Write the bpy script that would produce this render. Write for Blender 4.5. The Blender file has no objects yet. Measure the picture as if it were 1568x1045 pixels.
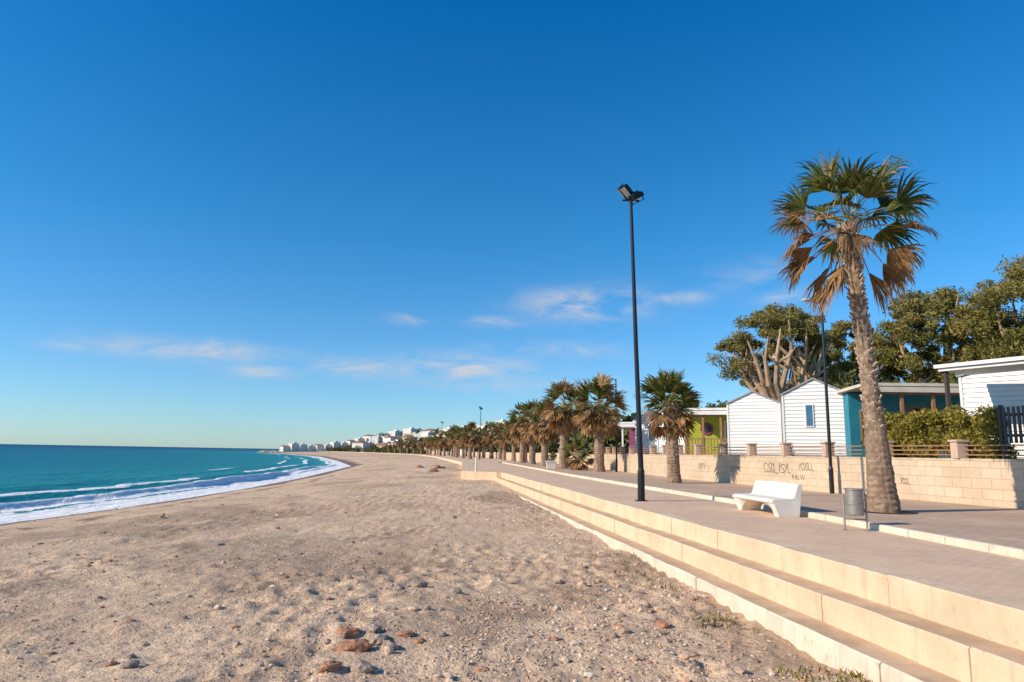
import bpy, bmesh, math, random
import numpy as np
from mathutils import Vector, Matrix
random.seed(7); rng=np.random.default_rng(7)
S=bpy.context.scene
S.view_settings.view_transform='Standard'; S.view_settings.look='None'; S.view_settings.exposure=0

# ------------------------------------------------------------ noise
def _h(ix,iy,seed):
    n=(ix.astype(np.int64)*374761393+iy.astype(np.int64)*668265263+seed*1442695041)&0xffffffff
    n=((n^(n>>13))*1274126177)&0xffffffff
    return ((n^(n>>16))&0xffff)/65535.0
def vn(x,y,seed=0):
    x=np.asarray(x,float); y=np.asarray(y,float)
    ix=np.floor(x); iy=np.floor(y); fx=x-ix; fy=y-iy
    fx=fx*fx*(3-2*fx); fy=fy*fy*(3-2*fy); ix=ix.astype(np.int64); iy=iy.astype(np.int64)
    a=_h(ix,iy,seed);b=_h(ix+1,iy,seed);c=_h(ix,iy+1,seed);d=_h(ix+1,iy+1,seed)
    return (a*(1-fx)+b*fx)*(1-fy)+(c*(1-fx)+d*fx)*fy
def fbm(x,y,o=4,seed=0):
    r=0;a=.5
    for i in range(o):
        r=r+a*vn(x*2**i+i*17.3,y*2**i+i*9.1,seed+i); a*=.5
    return r
def worley(x,y,seed=0):
    ix=np.floor(x).astype(np.int64); iy=np.floor(y).astype(np.int64); best=np.full(np.shape(x),9.0)
    for dx in (-1,0,1):
        for dy in (-1,0,1):
            cx=ix+dx; cy=iy+dy
            d=np.hypot(x-(cx+_h(cx,cy,seed)),y-(cy+_h(cx,cy,seed+7))); best=np.minimum(best,d)
    return best
def sm(t):
    t=np.clip(t,0,1); return t*t*(3-2*t)

# ------------------------------------------------------------ site plan (metres; sea level z=0, y along the coast)
PZ=1.8
def shore(y): return np.interp(y,[-60,0,27,36,54,78,139,200,304,430,557,600,640,720,900,8000],[-20.5,-20.5,-20.5,-20.2,-21,-23.5,-32,-50,-84,-138,-196,-212,-214,-190,-150,400])
def edge(y): return np.interp(y,[-60,0,47,50,51.5,97,200,300,450,560,640,900,8000],[13.5,5.75,-.36,-.75,-3.4,-6.6,-22,-42,-92,-150,-190,-130,430])
def wallx(y): return np.interp(y,[-60,0,19,27,39,56,86,97,200,300,450,560,640,900,8000],[36,19.4,14.2,12.0,9.8,8.4,6.6,5,-9,-29,-78,-135,-178,-118,440])
def kerbx(y): return np.interp(y,[-60,0,10,17,22,30,45,60,97,200],[10,8.1,7.5,7.1,6.6,5.5,3.6,2.2,-1.5,-17])
def H(x,y):
    x=np.asarray(x,float); y=np.asarray(y,float)
    sh=shore(y); ed=edge(y); wl=wallx(y); s=x-sh
    hb=np.interp(y,[-10,8,25,50,100,300],[.8,.85,1.0,1.2,1.4,1.6])
    t=s/np.maximum(ed-sh,1)
    z=np.where(s>0,.78*(1-np.exp(-np.maximum(s,0)/4.2))+(hb-.78)*sm(t),np.maximum(.1*s,-2.5))
    dry=sm((s-1.5)/4)*sm((ed-x+.6)/1.0)
    nearf=np.exp(-np.maximum(y-14,0)/45)
    wx_=x+.25*vn(x*2,y*2,70); wy_=y+.25*vn(x*2,y*2,71)
    w=worley(wx_*2.3,wy_*1.7,33); foot=-.065*(1-sm(w/.42))+.028*np.exp(-((w-.5)/.12)**2)
    gate=sm((fbm(x*.3,y*.25,3,55)-.34)/.12)
    rough=(fbm(x*.55,y*.45,3,3)-.45)*.26+foot*gate*nearf+(np.abs(fbm(x*2.6,y*2.2,3,9)-.45))*.12*nearf+(vn(x*6,y*6,14)-.5)*.030*nearf+(vn(x*11,y*11,15)-.5)*.020*np.exp(-np.maximum(y-8,0)/8)
    z=z+dry*rough
    pr=x>ed+.35
    z=np.where(pr,1.55,z)
    cg=x>wl+.62
    hill=14*sm((x-wl-4)/75)*sm((y-150)/260)+4*fbm(x*.02,y*.02,3,5)*sm((x-wl)/60)*sm((y-120)/100)
    z=np.where(cg,3.0+hill,z)
    return z

# ------------------------------------------------------------ mesh helpers
def link(o,parent=None):
    S.collection.objects.link(o)
    if parent: o.parent=parent
    return o
def empty(name,loc=(0,0,0),rz=0,parent=None):
    e=bpy.data.objects.new(name,None); e.location=loc; e.rotation_euler=(0,0,rz); e.empty_display_size=.3
    return link(e,parent)
def mesh_arr(name,V,F,mats,mi=None,parent=None,smooth=False):
    V=np.asarray(V,np.float32); F=np.asarray(F,np.int32); k=F.shape[1]; n=len(F)
    me=bpy.data.meshes.new(name); me.vertices.add(len(V)); me.vertices.foreach_set('co',V.ravel())
    me.loops.add(n*k); me.loops.foreach_set('vertex_index',F.ravel())
    me.polygons.add(n); me.polygons.foreach_set('loop_start',np.arange(0,n*k,k,dtype=np.int32))
    me.polygons.foreach_set('loop_total',np.full(n,k,np.int32))
    if mi is not None: me.polygons.foreach_set('material_index',np.asarray(mi,np.int32))
    me.polygons.foreach_set('use_smooth',np.full(n,smooth,bool))
    for m in mats: me.materials.append(m)
    me.update(calc_edges=True); me.validate()
    return link(bpy.data.objects.new(name,me),parent)
class MB:
    def __init__(s): s.v=[];s.f=[];s.m=[]
    def poly(s,pts,m=0):
        b=len(s.v); s.v+=[tuple(p) for p in pts]; s.f.append(tuple(range(b,b+len(pts)))); s.m.append(m)
    def box(s,c,size,m=0,rot=None,top=None):
        b=len(s.v); x,y,z=[k/2 for k in size]
        for k in range(8):
            sx=-1 if k&1==0 else 1; sy=-1 if k&2==0 else 1; sz=-1 if k&4==0 else 1
            t=top if (top and sz>0) else 1
            p=Vector((sx*x*t,sy*y*t,sz*z))
            if rot is not None: p=rot@p
            s.v.append((p.x+c[0],p.y+c[1],p.z+c[2]))
        for f in ((0,2,3,1),(4,5,7,6),(0,1,5,4),(2,6,7,3),(0,4,6,2),(1,3,7,5)):
            s.f.append(tuple(b+i for i in f)); s.m.append(m)
    def tube(s,path,rad,n=8,m=0,cap=True,jit=0):
        path=[Vector(p) for p in path]; b=len(s.v); N=len(path)
        ref=Vector((1,0,0))
        for i,p in enumerate(path):
            t=(path[min(i+1,N-1)]-path[max(i-1,0)]).normalized()
            if abs(t.dot(ref))>.95: r0=Vector((0,1,0))
            else: r0=ref
            u=(r0-t*r0.dot(t)).normalized(); w=t.cross(u)
            r=rad[i] if hasattr(rad,'__len__') else rad
            for k in range(n):
                a=2*math.pi*k/n; rr=r*(1+random.uniform(-jit,jit))
                s.v.append(tuple(p+u*math.cos(a)*rr+w*math.sin(a)*rr))
        for i in range(N-1):
            for k in range(n):
                k2=(k+1)%n
                s.f.append((b+i*n+k,b+i*n+k2,b+(i+1)*n+k2,b+(i+1)*n+k)); s.m.append(m)
        if cap:
            s.f.append(tuple(b+k for k in range(n-1,-1,-1))); s.m.append(m)
            s.f.append(tuple(b+(N-1)*n+k for k in range(n))); s.m.append(m)
    def loft(s,rings,m=0,close=True,cap=True):
        b=len(s.v); n=len(rings[0])
        for r in rings: s.v+=[tuple(p) for p in r]
        for i in range(len(rings)-1):
            for k in range(n if close else n-1):
                k2=(k+1)%n
                s.f.append((b+i*n+k,b+i*n+k2,b+(i+1)*n+k2,b+(i+1)*n+k)); s.m.append(m)
        if cap and close:
            s.f.append(tuple(b+k for k in range(n-1,-1,-1))); s.m.append(m)
            s.f.append(tuple(b+(len(rings)-1)*n+k for k in range(n))); s.m.append(m)
    def make(s,name,mats,parent=None,smooth=False,bevel=0,fix=True):
        me=bpy.data.meshes.new(name); me.from_pydata(s.v,[],s.f)
        for m in mats: me.materials.append(m)
        me.polygons.foreach_set('material_index',s.m)
        if fix:
            bm=bmesh.new(); bm.from_mesh(me); bmesh.ops.recalc_face_normals(bm,faces=bm.faces); bm.to_mesh(me); bm.free()
        if smooth:
            me.polygons.foreach_set('use_smooth',[True]*len(me.polygons))
        me.update()
        o=link(bpy.data.objects.new(name,me),parent)
        if bevel:
            md=o.modifiers.new('bevel','BEVEL'); md.width=bevel; md.segments=2; md.limit_method='ANGLE'; md.angle_limit=.7
        return o
def leafcloud(C,R,n,size,flat=.75,shell=.5,aspect=1.0):
    """many small leaf quads spread through ellipsoid clumps"""
    C=np.asarray(C,float); R=np.asarray(R,float)
    if R.ndim==1: R=np.stack([R,R,R*flat],1)
    k=len(C); N=k*n
    d=rng.normal(size=(N,3)); d/=np.linalg.norm(d,axis=1)[:,None]
    rr=(shell+(1-shell)*rng.random(N)**.6)*(0.8+.35*rng.random(N))
    P=np.repeat(C,n,0)+d*rr[:,None]*np.repeat(R,n,0)
    a=rng.normal(size=(N,3))+d*.6; a/=np.linalg.norm(a,axis=1)[:,None]
    b=np.cross(a,rng.normal(size=(N,3))); b/=np.linalg.norm(b,axis=1)[:,None]
    sz=size*(.5+rng.random(N))[:,None]
    a=a*sz; b=b*sz*aspect*.5
    V=np.stack([P-a,P+b,P+a,P-b],1).reshape(-1,3)
    F=np.arange(N*4).reshape(-1,4)
    return V,F

# ------------------------------------------------------------ materials
def nt(name):
    m=bpy.data.materials.new(name); m.use_nodes=True; t=m.node_tree
    return m,t,t.nodes['Principled BSDF']
def N(t,typ,**kw):
    n=t.nodes.new(typ)
    for k,v in kw.items(): setattr(n,k,v)
    return n
def L(t,a,b): t.links.new(a,b)
def ramp(t,fac,stops):
    r=t.nodes.new('ShaderNodeValToRGB'); el=r.color_ramp.elements
    while len(el)<len(stops): el.new(.5)
    for e,(p,c) in zip(el,stops): e.position=p; e.color=(*c,1) if len(c)==3 else c
    L(t,fac,r.inputs[0]); return r.outputs[0]
def mixc(t,fac,a,b,mode='MIX'):
    n=t.nodes.new('ShaderNodeMix'); n.data_type='RGBA'; n.blend_type=mode
    for idx,v in ((0,fac),(6,a),(7,b)):
        if hasattr(v,'links'): L(t,v,n.inputs[idx])
        elif idx==0: n.inputs[0].default_value=v
        else: n.inputs[idx].default_value=(*v,1)
    return n.outputs[2]
def noise(t,vec,scale,detail=5,rough=.6,dist=0):
    n=N(t,'ShaderNodeTexNoise'); n.inputs['Scale'].default_value=scale; n.inputs['Detail'].default_value=detail
    n.inputs['Roughness'].default_value=rough; n.inputs['Distortion'].default_value=dist
    L(t,vec,n.inputs['Vector']); return n.outputs['Fac']
def math_(t,op,a,b=None,clamp=False):
    n=t.nodes.new('ShaderNodeMath'); n.operation=op; n.use_clamp=clamp
    for i,v in enumerate((a,b)):
        if v is None: continue
        if hasattr(v,'links'): L(t,v,n.inputs[i])
        else: n.inputs[i].default_value=v
    return n.outputs[0]
def bump(t,h,p,dist=.02,st=1.0):
    b=N(t,'ShaderNodeBump'); b.inputs['Distance'].default_value=dist; b.inputs['Strength'].default_value=st
    L(t,h,b.inputs['Height']); L(t,b.outputs[0],p.inputs['Normal'])
def simple(name,c1,c2=None,scale=4,rough=.7,bs=0,bd=.01,metal=0,spec=.5,detail=4):
    m,t,p=nt(name); c2=c2 or tuple(k*.75 for k in c1)
    co=N(t,'ShaderNodeTexCoord').outputs['Object']
    f=noise(t,co,scale,detail,.65)
    L(t,ramp(t,f,[(.3,c2),(.7,c1)]),p.inputs['Base Color'])
    p.inputs['Roughness'].default_value=rough; p.inputs['Metallic'].default_value=metal
    p.inputs['Specular IOR Level'].default_value=spec
    if bs: bump(t,noise(t,co,bs,3,.7),p,bd)
    return m
def weathered(name,c1,c2,streak,rough=.85):
    """painted concrete with vertical run-down dirt and chipped patches"""
    m,t,p=nt(name); co=N(t,'ShaderNodeTexCoord').outputs['Object']
    f=noise(t,co,.9,4,.7); c=ramp(t,f,[(.3,c2),(.62,c1)])
    mp=N(t,'ShaderNodeMapping'); mp.inputs['Scale'].default_value=(4,4,.6); L(t,co,mp.inputs[0])
    st=noise(t,mp.outputs[0],1.3,3,.7); c=mixc(t,math_(t,'MULTIPLY',ramp(t,st,[(.54,(0,0,0)),(.74,(1,1,1))]),.45),c,streak)
    ch=noise(t,co,7,4,.75); c=mixc(t,math_(t,'MULTIPLY',ramp(t,ch,[(.61,(0,0,0)),(.67,(1,1,1))]),.5),c,streak)
    L(t,c,p.inputs['Base Color']); p.inputs['Roughness'].default_value=rough; p.inputs['Specular IOR Level'].default_value=.2
    bump(t,ch,p,.012); return m
def leafmat(name,stops,scale=1.2,trans=.25,rough=.6):
    m,t,p=nt(name); co=N(t,'ShaderNodeTexCoord').outputs['Object']
    f=noise(t,co,scale,3,.7); g=N(t,'ShaderNodeNewGeometry')
    f2=math_(t,'ADD',math_(t,'MULTIPLY',f,.7),math_(t,'MULTIPLY',g.outputs['Random Per Island'],.3))
    c=ramp(t,f2,stops); L(t,c,p.inputs['Base Color']); p.inputs['Roughness'].default_value=rough
    p.inputs['Specular IOR Level'].default_value=.2
    if trans:
        tr=N(t,'ShaderNodeBsdfTranslucent'); L(t,c,tr.inputs[0])
        mx=N(t,'ShaderNodeMixShader'); mx.inputs[0].default_value=trans
        L(t,p.outputs[0],mx.inputs[1]); L(t,tr.outputs[0],mx.inputs[2])
        L(t,mx.outputs[0],t.nodes['Material Output'].inputs[0])
    return m

def sand_material():
    m,t,p=nt('beach_sand'); co=N(t,'ShaderNodeTexCoord').outputs['Object']
    big=noise(t,co,.16,3,.6,.4); mid=noise(t,co,1.1,4,.7); fine=noise(t,co,11,4,.78)
    c=ramp(t,big,[(.30,(.66,.445,.28)),(.5,(.80,.565,.365)),(.72,(.84,.61,.405))])
    c=mixc(t,math_(t,'MULTIPLY',ramp(t,mid,[(.44,(0,0,0)),(.62,(1,1,1))]),.45),c,(.56,.365,.22))
    c=mixc(t,math_(t,'MULTIPLY',ramp(t,fine,[(.50,(0,0,0)),(.63,(1,1,1))]),.55),c,(.40,.265,.165))
    v=N(t,'ShaderNodeTexVoronoi'); v.inputs['Scale'].default_value=30; L(t,co,v.inputs['Vector'])
    peb=ramp(t,v.outputs['Distance'],[(.16,(1,1,1)),(.34,(0,0,0))])
    sep=N(t,'ShaderNodeSeparateColor'); L(t,v.outputs['Color'],sep.inputs[0])
    pc=ramp(t,sep.outputs[0],[(0,(.28,.19,.13)),(.45,(.58,.44,.32)),(.75,(.84,.70,.55)),(1,(.50,.28,.17))])
    gate=math_(t,'MULTIPLY',peb,ramp(t,sep.outputs[1],[(.52,(0,0,0)),(.56,(1,1,1))]))
    c=mixc(t,math_(t,'MULTIPLY',gate,.8),c,pc)
    at=N(t,'ShaderNodeAttribute',attribute_name='wet'); wet=at.outputs['Fac']
    wn=math_(t,'MULTIPLY',wet,1.0,True)
    c=mixc(t,wn,c,(.22,.13,.075))
    al=N(t,'ShaderNodeAttribute',attribute_name='land')
    lc=ramp(t,noise(t,co,.12,3,.7),[(.35,(.09,.10,.045)),(.55,(.20,.16,.10)),(.7,(.32,.25,.17))])
    c=mixc(t,al.outputs['Fac'],c,lc)
    L(t,c,p.inputs['Base Color'])
    r=math_(t,'SUBTRACT',.92,math_(t,'MULTIPLY',wn,.4)); L(t,r,p.inputs['Roughness'])
    p.inputs['Specular IOR Level'].default_value=.15
    h=math_(t,'ADD',math_(t,'MULTIPLY',mid,.11),math_(t,'ADD',math_(t,'MULTIPLY',fine,.052),math_(t,'MULTIPLY',gate,.014)))
    bump(t,h,p,1.0,1.0)
    return m
def brickmat(name,c1,c2,cm,bw,bh,ms,axis='YX',rough=.85,stain=.35,dist=.01,contrast_scale=1.2,sand=0):
    m,t,p=nt(name); co=N(t,'ShaderNodeTexCoord').outputs['Object']
    sp=N(t,'ShaderNodeSeparateXYZ'); L(t,co,sp.inputs[0]); cb=N(t,'ShaderNodeCombineXYZ')
    L(t,sp.outputs['XYZ'.index(axis[0])],cb.inputs[0]); L(t,sp.outputs['XYZ'.index(axis[1])],cb.inputs[1])
    b=N(t,'ShaderNodeTexBrick'); L(t,cb.outputs[0],b.inputs['Vector'])
    b.inputs['Color1'].default_value=(*c1,1); b.inputs['Color2'].default_value=(*c2,1); b.inputs['Mortar'].default_value=(*cm,1)
    b.inputs['Scale'].default_value=1; b.inputs['Brick Width'].default_value=bw; b.inputs['Row Height'].default_value=bh
    b.inputs['Mortar Size'].default_value=ms; b.inputs['Mortar Smooth'].default_value=.3
    n=noise(t,co,contrast_scale,4,.7,.3); n2=noise(t,co,18,3,.7)
    c=mixc(t,math_(t,'MULTIPLY',ramp(t,n,[(.36,(1,1,1)),(.60,(0,0,0))]),stain),b.outputs['Color'],tuple(k*.55 for k in c1))
    c=mixc(t,math_(t,'MULTIPLY',n2,.2),c,tuple(k*.6 for k in c1))
    if sand:
        c=mixc(t,math_(t,'MULTIPLY',ramp(t,noise(t,co,.5,4,.65),[(.42,(0,0,0)),(.65,(1,1,1))]),sand),c,(.84,.59,.37))
    L(t,c,p.inputs['Base Color']); p.inputs['Roughness'].default_value=rough; p.inputs['Specular IOR Level'].default_value=.08
    h=math_(t,'ADD',math_(t,'MULTIPLY',b.outputs['Fac'],-1.0),math_(t,'MULTIPLY',n2,.6))
    bump(t,h,p,dist,.6)
    return m

M_sand=sand_material()
M_step=weathered('painted_concrete',(.78,.58,.385),(.64,.46,.295),(.40,.285,.18))
M_stepw=weathered('white_concrete_kerb',(.80,.68,.52),(.62,.50,.37),(.38,.30,.215))
M_tread=simple('sandy_tread',(.72,.51,.33),(.48,.33,.205),1.6,.9,30,.008,spec=.15)
M_pave=brickmat('brick_paving',(.84,.58,.39),(.76,.52,.35),(.50,.34,.23),.22,.11,.008,'YX',stain=.25,dist=.002,sand=.6)
M_pave2=brickmat('sidewalk_paving',(.62,.44,.31),(.55,.39,.275),(.34,.24,.17),.4,.2,.01,'YX',stain=.35,dist=.002,sand=.3)
M_wall=brickmat('block_wall',(.72,.55,.38),(.65,.49,.335),(.48,.36,.25),.62,.30,.010,'YZ',stain=.45,dist=.012,contrast_scale=.8)
M_coping=simple('wall_coping',(.66,.51,.36),(.44,.335,.23),3,.85,20,.006,spec=.2)
M_post=simple('wall_post',(.62,.45,.33),(.46,.335,.24),3,.85,20,.006,spec=.2)
M_black=simple('black_metal',(.018,.02,.024),(.010,.011,.013),6,.42,0,metal=.3)
M_grey=simple('galvanised_metal',(.40,.36,.32),(.26,.235,.20),9,.5,0,metal=.6)
M_dgrey=simple('dark_grey_paint',(.10,.075,.06),(.055,.042,.035),5,.6)
M_white=simple('white_render',(.80,.78,.74),(.70,.68,.64),1.5,.6,20,.002,spec=.3)
M_bench=simple('white_concrete',(.84,.79,.70),(.70,.64,.55),2.5,.6,30,.003,spec=.3)
M_side=simple('white_siding',(.80,.785,.75),(.73,.71,.67),.9,.5,0,spec=.35)
M_roof=simple('grey_roof',(.32,.33,.34),(.22,.23,.24),2,.6)
M_creamroof=simple('cream_roof',(.72,.63,.50),(.56,.48,.37),1.2,.6)
M_teal=simple('teal_cladding',(.02,.24,.32),(.012,.17,.24),2,.55)
M_wood=simple('brown_wood',(.38,.19,.085),(.21,.10,.045),7,.7,30,.003)
M_lime=simple('lime_cladding',(.42,.46,.03),(.30,.34,.02),2,.6)
M_purple=simple('purple_cladding',(.26,.04,.13),(.17,.025,.09),2,.6)
M_red=simple('red_panel',(.34,.04,.02),(.22,.025,.015),2,.6)
M_glass=simple('dark_glass',(.03,.04,.05),(.02,.025,.03),1,.08,spec=.8)
M_farglass=simple('window_shade',(.16,.16,.16),(.10,.10,.11),1,.4)
M_blueglass=simple('blue_window',(.05,.16,.28),(.03,.10,.18),1,.15,spec=.8)
M_lens=simple('lamp_glass',(.55,.55,.5),(.45,.45,.42),3,.2)
M_soil=simple('planting_soil',(.05,.035,.025),(.02,.015,.01),8,.95,20,.02)
M_trunk=simple('palm_bark',(.44,.31,.21),(.16,.10,.065),5,.9,26,.03,spec=.15)
M_boot=simple('palm_leaf_boots',(.68,.54,.40),(.28,.20,.13),5,.9,0,spec=.15)
M_bark=simple('pine_bark',(.62,.43,.28),(.34,.22,.14),1.5,.9,10,.04,spec=.15)
M_graf=simple('graffiti_paint',(.03,.03,.035),None,3,.7)
M_rock=simple('beach_rock',(.52,.41,.31),(.28,.20,.145),9,.9,25,.02,spec=.2)
M_rrock=simple('red_rock',(.56,.28,.16),(.34,.17,.10),9,.9,25,.02,spec=.2)
M_house=simple('village_render',(.80,.77,.71),(.68,.64,.57),.05,.8)
M_house2=simple('village_render_ochre',(.62,.48,.33),(.52,.39,.26),.05,.8)
M_tile=simple('terracotta_tiles',(.36,.20,.13),(.27,.15,.10),.5,.8)
M_palmg=leafmat('palm_leaf_green',[(.25,(.035,.055,.012)),(.5,(.095,.125,.024)),(.72,(.24,.22,.05)),(.85,(.38,.26,.08))],2.0,.3)
M_palmd=leafmat('palm_leaf_dry',[(.25,(.16,.085,.035)),(.5,(.36,.205,.085)),(.75,(.58,.37,.18))],2.2,.3)
M_palmstem=simple('palm_stem',(.30,.29,.07),(.17,.16,.04),4,.6)
M_pine=leafmat('pine_needles',[(.25,(.075,.085,.020)),(.43,(.17,.165,.038)),(.58,(.30,.235,.065)),(.75,(.42,.28,.10))],.45,.12)
M_hedge=leafmat('hedge_leaves',[(.25,(.10,.10,.015)),(.5,(.28,.24,.04)),(.75,(.50,.36,.09))],1.5,.2)
M_bush=leafmat('shrub_leaves',[(.25,(.045,.058,.016)),(.55,(.12,.125,.034)),(.8,(.22,.18,.06))],.5,0)
M_weed=leafmat('weed_leaves',[(.25,(.14,.13,.02)),(.75,(.40,.31,.08))],5,.3)

# ------------------------------------------------------------ ground sheet
def graded(lo,hi,a,b,st,g):
    c=list(np.arange(a,b,st)); x=b; s=st
    while x<hi: c.append(x); s*=1+g; x+=s
    c.append(hi); x=a; s=st; l=[]
    while x>lo: s*=1+g; x-=s; l.append(max(x,lo))
    return np.unique(np.array(l[::-1]+c))
gx=graded(-3000,3000,-9,6.5,.06,.03); gy=graded(-60,6000,6,13,.06,.015)
X,Y=np.meshgrid(gx,gy); Z=H(X,Y)
nx,ny=len(gx),len(gy)
idx=np.arange(nx*ny).reshape(ny,nx)
F=np.stack([idx[:-1,:-1],idx[:-1,1:],idx[1:,1:],idx[1:,:-1]],-1).reshape(-1,4)
g=mesh_arr('beach_ground',np.stack([X,Y,Z],-1).reshape(-1,3),F,[M_sand],smooth=True)
s=X-shore(Y); wn=(fbm(X*.3,Y*.12,3,21)-.45)*3
wet=1-sm((s-1.7-wn*.6)/1.0)
swr=(np.abs(s-4.6-wn*1.2)<.35)*(fbm(X*1.2,Y*1.2,3,8)>.42)*.75
wet=np.maximum(wet,swr)
damp=.6*sm((fbm(X*.35+3,Y*.3,4,91)-.47)/.10)*np.exp(-((X-1.0)/2.6)**2-((Y-11.5)/3.2)**2)+.45*sm((fbm(X*.5,Y*.25,3,95)-.5)/.1)*np.exp(-((X+8)/4)**2-((Y-19)/3)**2)
damp=damp+.35*sm((fbm(X*.25+9,Y*.2,4,191)-.52)/.08)*(s>6)
wet=np.maximum(wet,damp)
land=((X>wallx(Y)+.4)|((Y>520)&(s>3.5))).astype(float)
for nm,a in (('wet',wet),('land',land)):
    at=g.data.attributes.new(nm,'FLOAT','POINT'); at.data.foreach_set('value',a.ravel().astype(np.float32))

# ------------------------------------------------------------ sea
u=graded(-9000,1.8,-16,1.8,.13,.035); yy=graded(-60,9000,8,30,.16,.016)
U,Y2=np.meshgrid(u,yy); X2=shore(Y2)+U
wob=(fbm(Y2*.06,Y2*0+3,3,31)-.45)*4.0
c1=-3.8+wob+1.1*(fbm(Y2*.5,U*0,3,5)-.45)
w1=np.exp(-(np.maximum(U-c1,0)/.40)**2)*np.exp(-(np.maximum(c1-U,0)/1.1)**2)*(.40+.45*vn(Y2*.1,Y2*0,6))
wob2=(fbm(Y2*.05,Y2*0+3,3,131)-.45)*5.0
c2=-9.0+wob2+.6*(vn(Y2*.6,U*0,51)-.5); w2=np.exp(-((U-c2)/1.1)**2)*.40
c3=-14.5+wob*.7+wob2*.5; w3=np.exp(-((U-c3)/1.5)**2)*.28
far=np.exp(-np.maximum(Y2-10,0)/150)*np.exp(np.minimum(U+5,0)/60)
Z2=(w1+w2+w3)*far+ (fbm(X2*.35,Y2*.12,4,40)-.47)*.34*sm(-U/4)*np.exp(-np.maximum(np.hypot(X2,Y2)-20,0)/180)
Z2=Z2+.06*np.sin(U*1.1+wob)*sm(-U/5)*far
nx,ny=len(u),len(yy); idx=np.arange(nx*ny).reshape(ny,nx)
F=np.stack([idx[:-1,:-1],idx[:-1,1:],idx[1:,1:],idx[1:,:-1]],-1).reshape(-1,4)
m,t,p=nt('sea_water'); co=N(t,'ShaderNodeTexCoord').outputs['Object']
off=N(t,'ShaderNodeAttribute',attribute_name='off').outputs['Fac']
dep=math_(t,'POWER',math_(t,'DIVIDE',off,-1500.0,True),.5)
n1=noise(t,co,.02,2,.6)
dep2=math_(t,'ADD',dep,math_(t,'MULTIPLY',math_(t,'SUBTRACT',n1,.5),.12),True)
c=ramp(t,dep2,[(0,(.12,.40,.36)),(.07,(.022,.31,.31)),(.20,(.006,.20,.24)),(.45,(.003,.105,.175)),(.8,(.002,.04,.11)),(1,(.002,.025,.09))])
mp=N(t,'ShaderNodeMapping'); mp.inputs['Scale'].default_value=(1.6,.45,1); L(t,co,mp.inputs[0])
wv=noise(t,mp.outputs[0],.9,5,.65,.5)
c=mixc(t,math_(t,'MULTIPLY',ramp(t,wv,[(.42,(1,1,1)),(.6,(0,0,0))]),.45),c,(.003,.08,.13))
fo=N(t,'ShaderNodeAttribute',attribute_name='foam').outputs['Fac']
fn=noise(t,co,1.7,5,.75,.6); fn2=noise(t,co,.4,2,.5)
fm=math_(t,'SUBTRACT',math_(t,'MULTIPLY',fo,1.2),math_(t,'ADD',math_(t,'MULTIPLY',fn,.85),math_(t,'MULTIPLY',fn2,.22)))
fm=ramp(t,fm,[(0,(0,0,0)),(.09,(1,1,1))])
c=mixc(t,fm,c,(.92,.90,.86)); L(t,c,p.inputs['Base Color'])
L(t,math_(t,'ADD',math_(t,'MULTIPLY',fm,.55),.36),p.inputs['Roughness']); p.inputs['Specular IOR Level'].default_value=.05; p.inputs['IOR'].default_value=1.33
h=math_(t,'ADD',math_(t,'MULTIPLY',wv,.40),math_(t,'MULTIPLY',fn,.05)); bump(t,h,p,1.0,.8)
sea=mesh_arr('sea',np.stack([X2,Y2,Z2],-1).reshape(-1,3),F,[m],smooth=True)
brk=.85+.75*vn(Y2*.07,Y2*0,61)
foam=np.exp(-(np.maximum(U-c1+.2,0)/1.7)**2)*np.exp(-(np.maximum(c1-.2-U,0)/.35)**2)*brk
foam=np.maximum(foam,1.15*np.exp(-((U+.35+wob*.12)/.40)**2))
foam=np.maximum(foam,.64*sm((U+5.0)/3.0))
foam=np.maximum(foam,1.2*np.exp(-((U-c2)/.50)**2)*sm((vn(Y2*.05,Y2*0,77)-.38)/.15))
foam=np.maximum(foam,1.0*np.exp(-((U-c3)/.40)**2)*sm((vn(Y2*.06,Y2*0,78)-.5)/.15))
for nm,a in (('off',U),('foam',foam)):
    at=sea.data.attributes.new(nm,'FLOAT','POINT'); at.data.foreach_set('value',a.ravel().astype(np.float32))

# ------------------------------------------------------------ promenade slab, steps, kerb, sidewalk
def ysamp(a,b):
    r=[a];y=a
    while y<b: y+=max(.9,(y)*.05); r.append(min(y,b))
    return r
mb=MB(); ys=ysamp(-30,640)
ys=sorted(set(ys+[47,50,51.5]))
for a,b in zip(ys[:-1],ys[1:]):
    e0,e1=float(edge(a))+.30,float(edge(b))+.30; k0,k1=float(kerbx(a)),float(kerbx(b))
    if a>=100: k0,k1=float(wallx(a)),float(wallx(b))
    mb.poly([(e0,a,PZ),(k0,a,PZ),(k1,b,PZ),(e1,b,PZ)])
mb.make('promenade_pavement',[M_pave],fix=False)
mb=MB(); ys2=[y for y in ysamp(-30,100)]
for a,b in zip(ys2[:-1],ys2[1:]):
    k0,k1=float(kerbx(a))+.14,float(kerbx(b))+.14
    mb.poly([(k0,a,PZ+.115),(float(wallx(a)),a,PZ+.115),(float(wallx(b)),b,PZ+.115),(k1,b,PZ+.115)])
mb.make('sidewalk_pavement',[M_pave2],fix=False)
mb=MB(); y=-12.0
while y<96:
    l=1.0 if y<40 else 2.0
    rings=[]
    for q in (y+.010,y+l-.010):
        x=float(kerbx(q))+random.uniform(-.006,.006); z=PZ+.125+random.uniform(-.005,.004)
        rings.append([(x,q,PZ-.1),(x,q,z-.02),(x+.02,q,z),(x+.15,q,z),(x+.15,q,PZ-.1)])
    mb.loft(rings)
    y+=l
mb.make('kerb',[M_stepw])
steps=empty('concrete_steps')
tiers=[(.0,.32,PZ+.004,1.30,M_step,'upper_tier'),(-.42,.02,1.44,.9,M_step,'middle_tier'),(-.84,-.40,1.09,.5,M_stepw,'lower_tier')]
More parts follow.
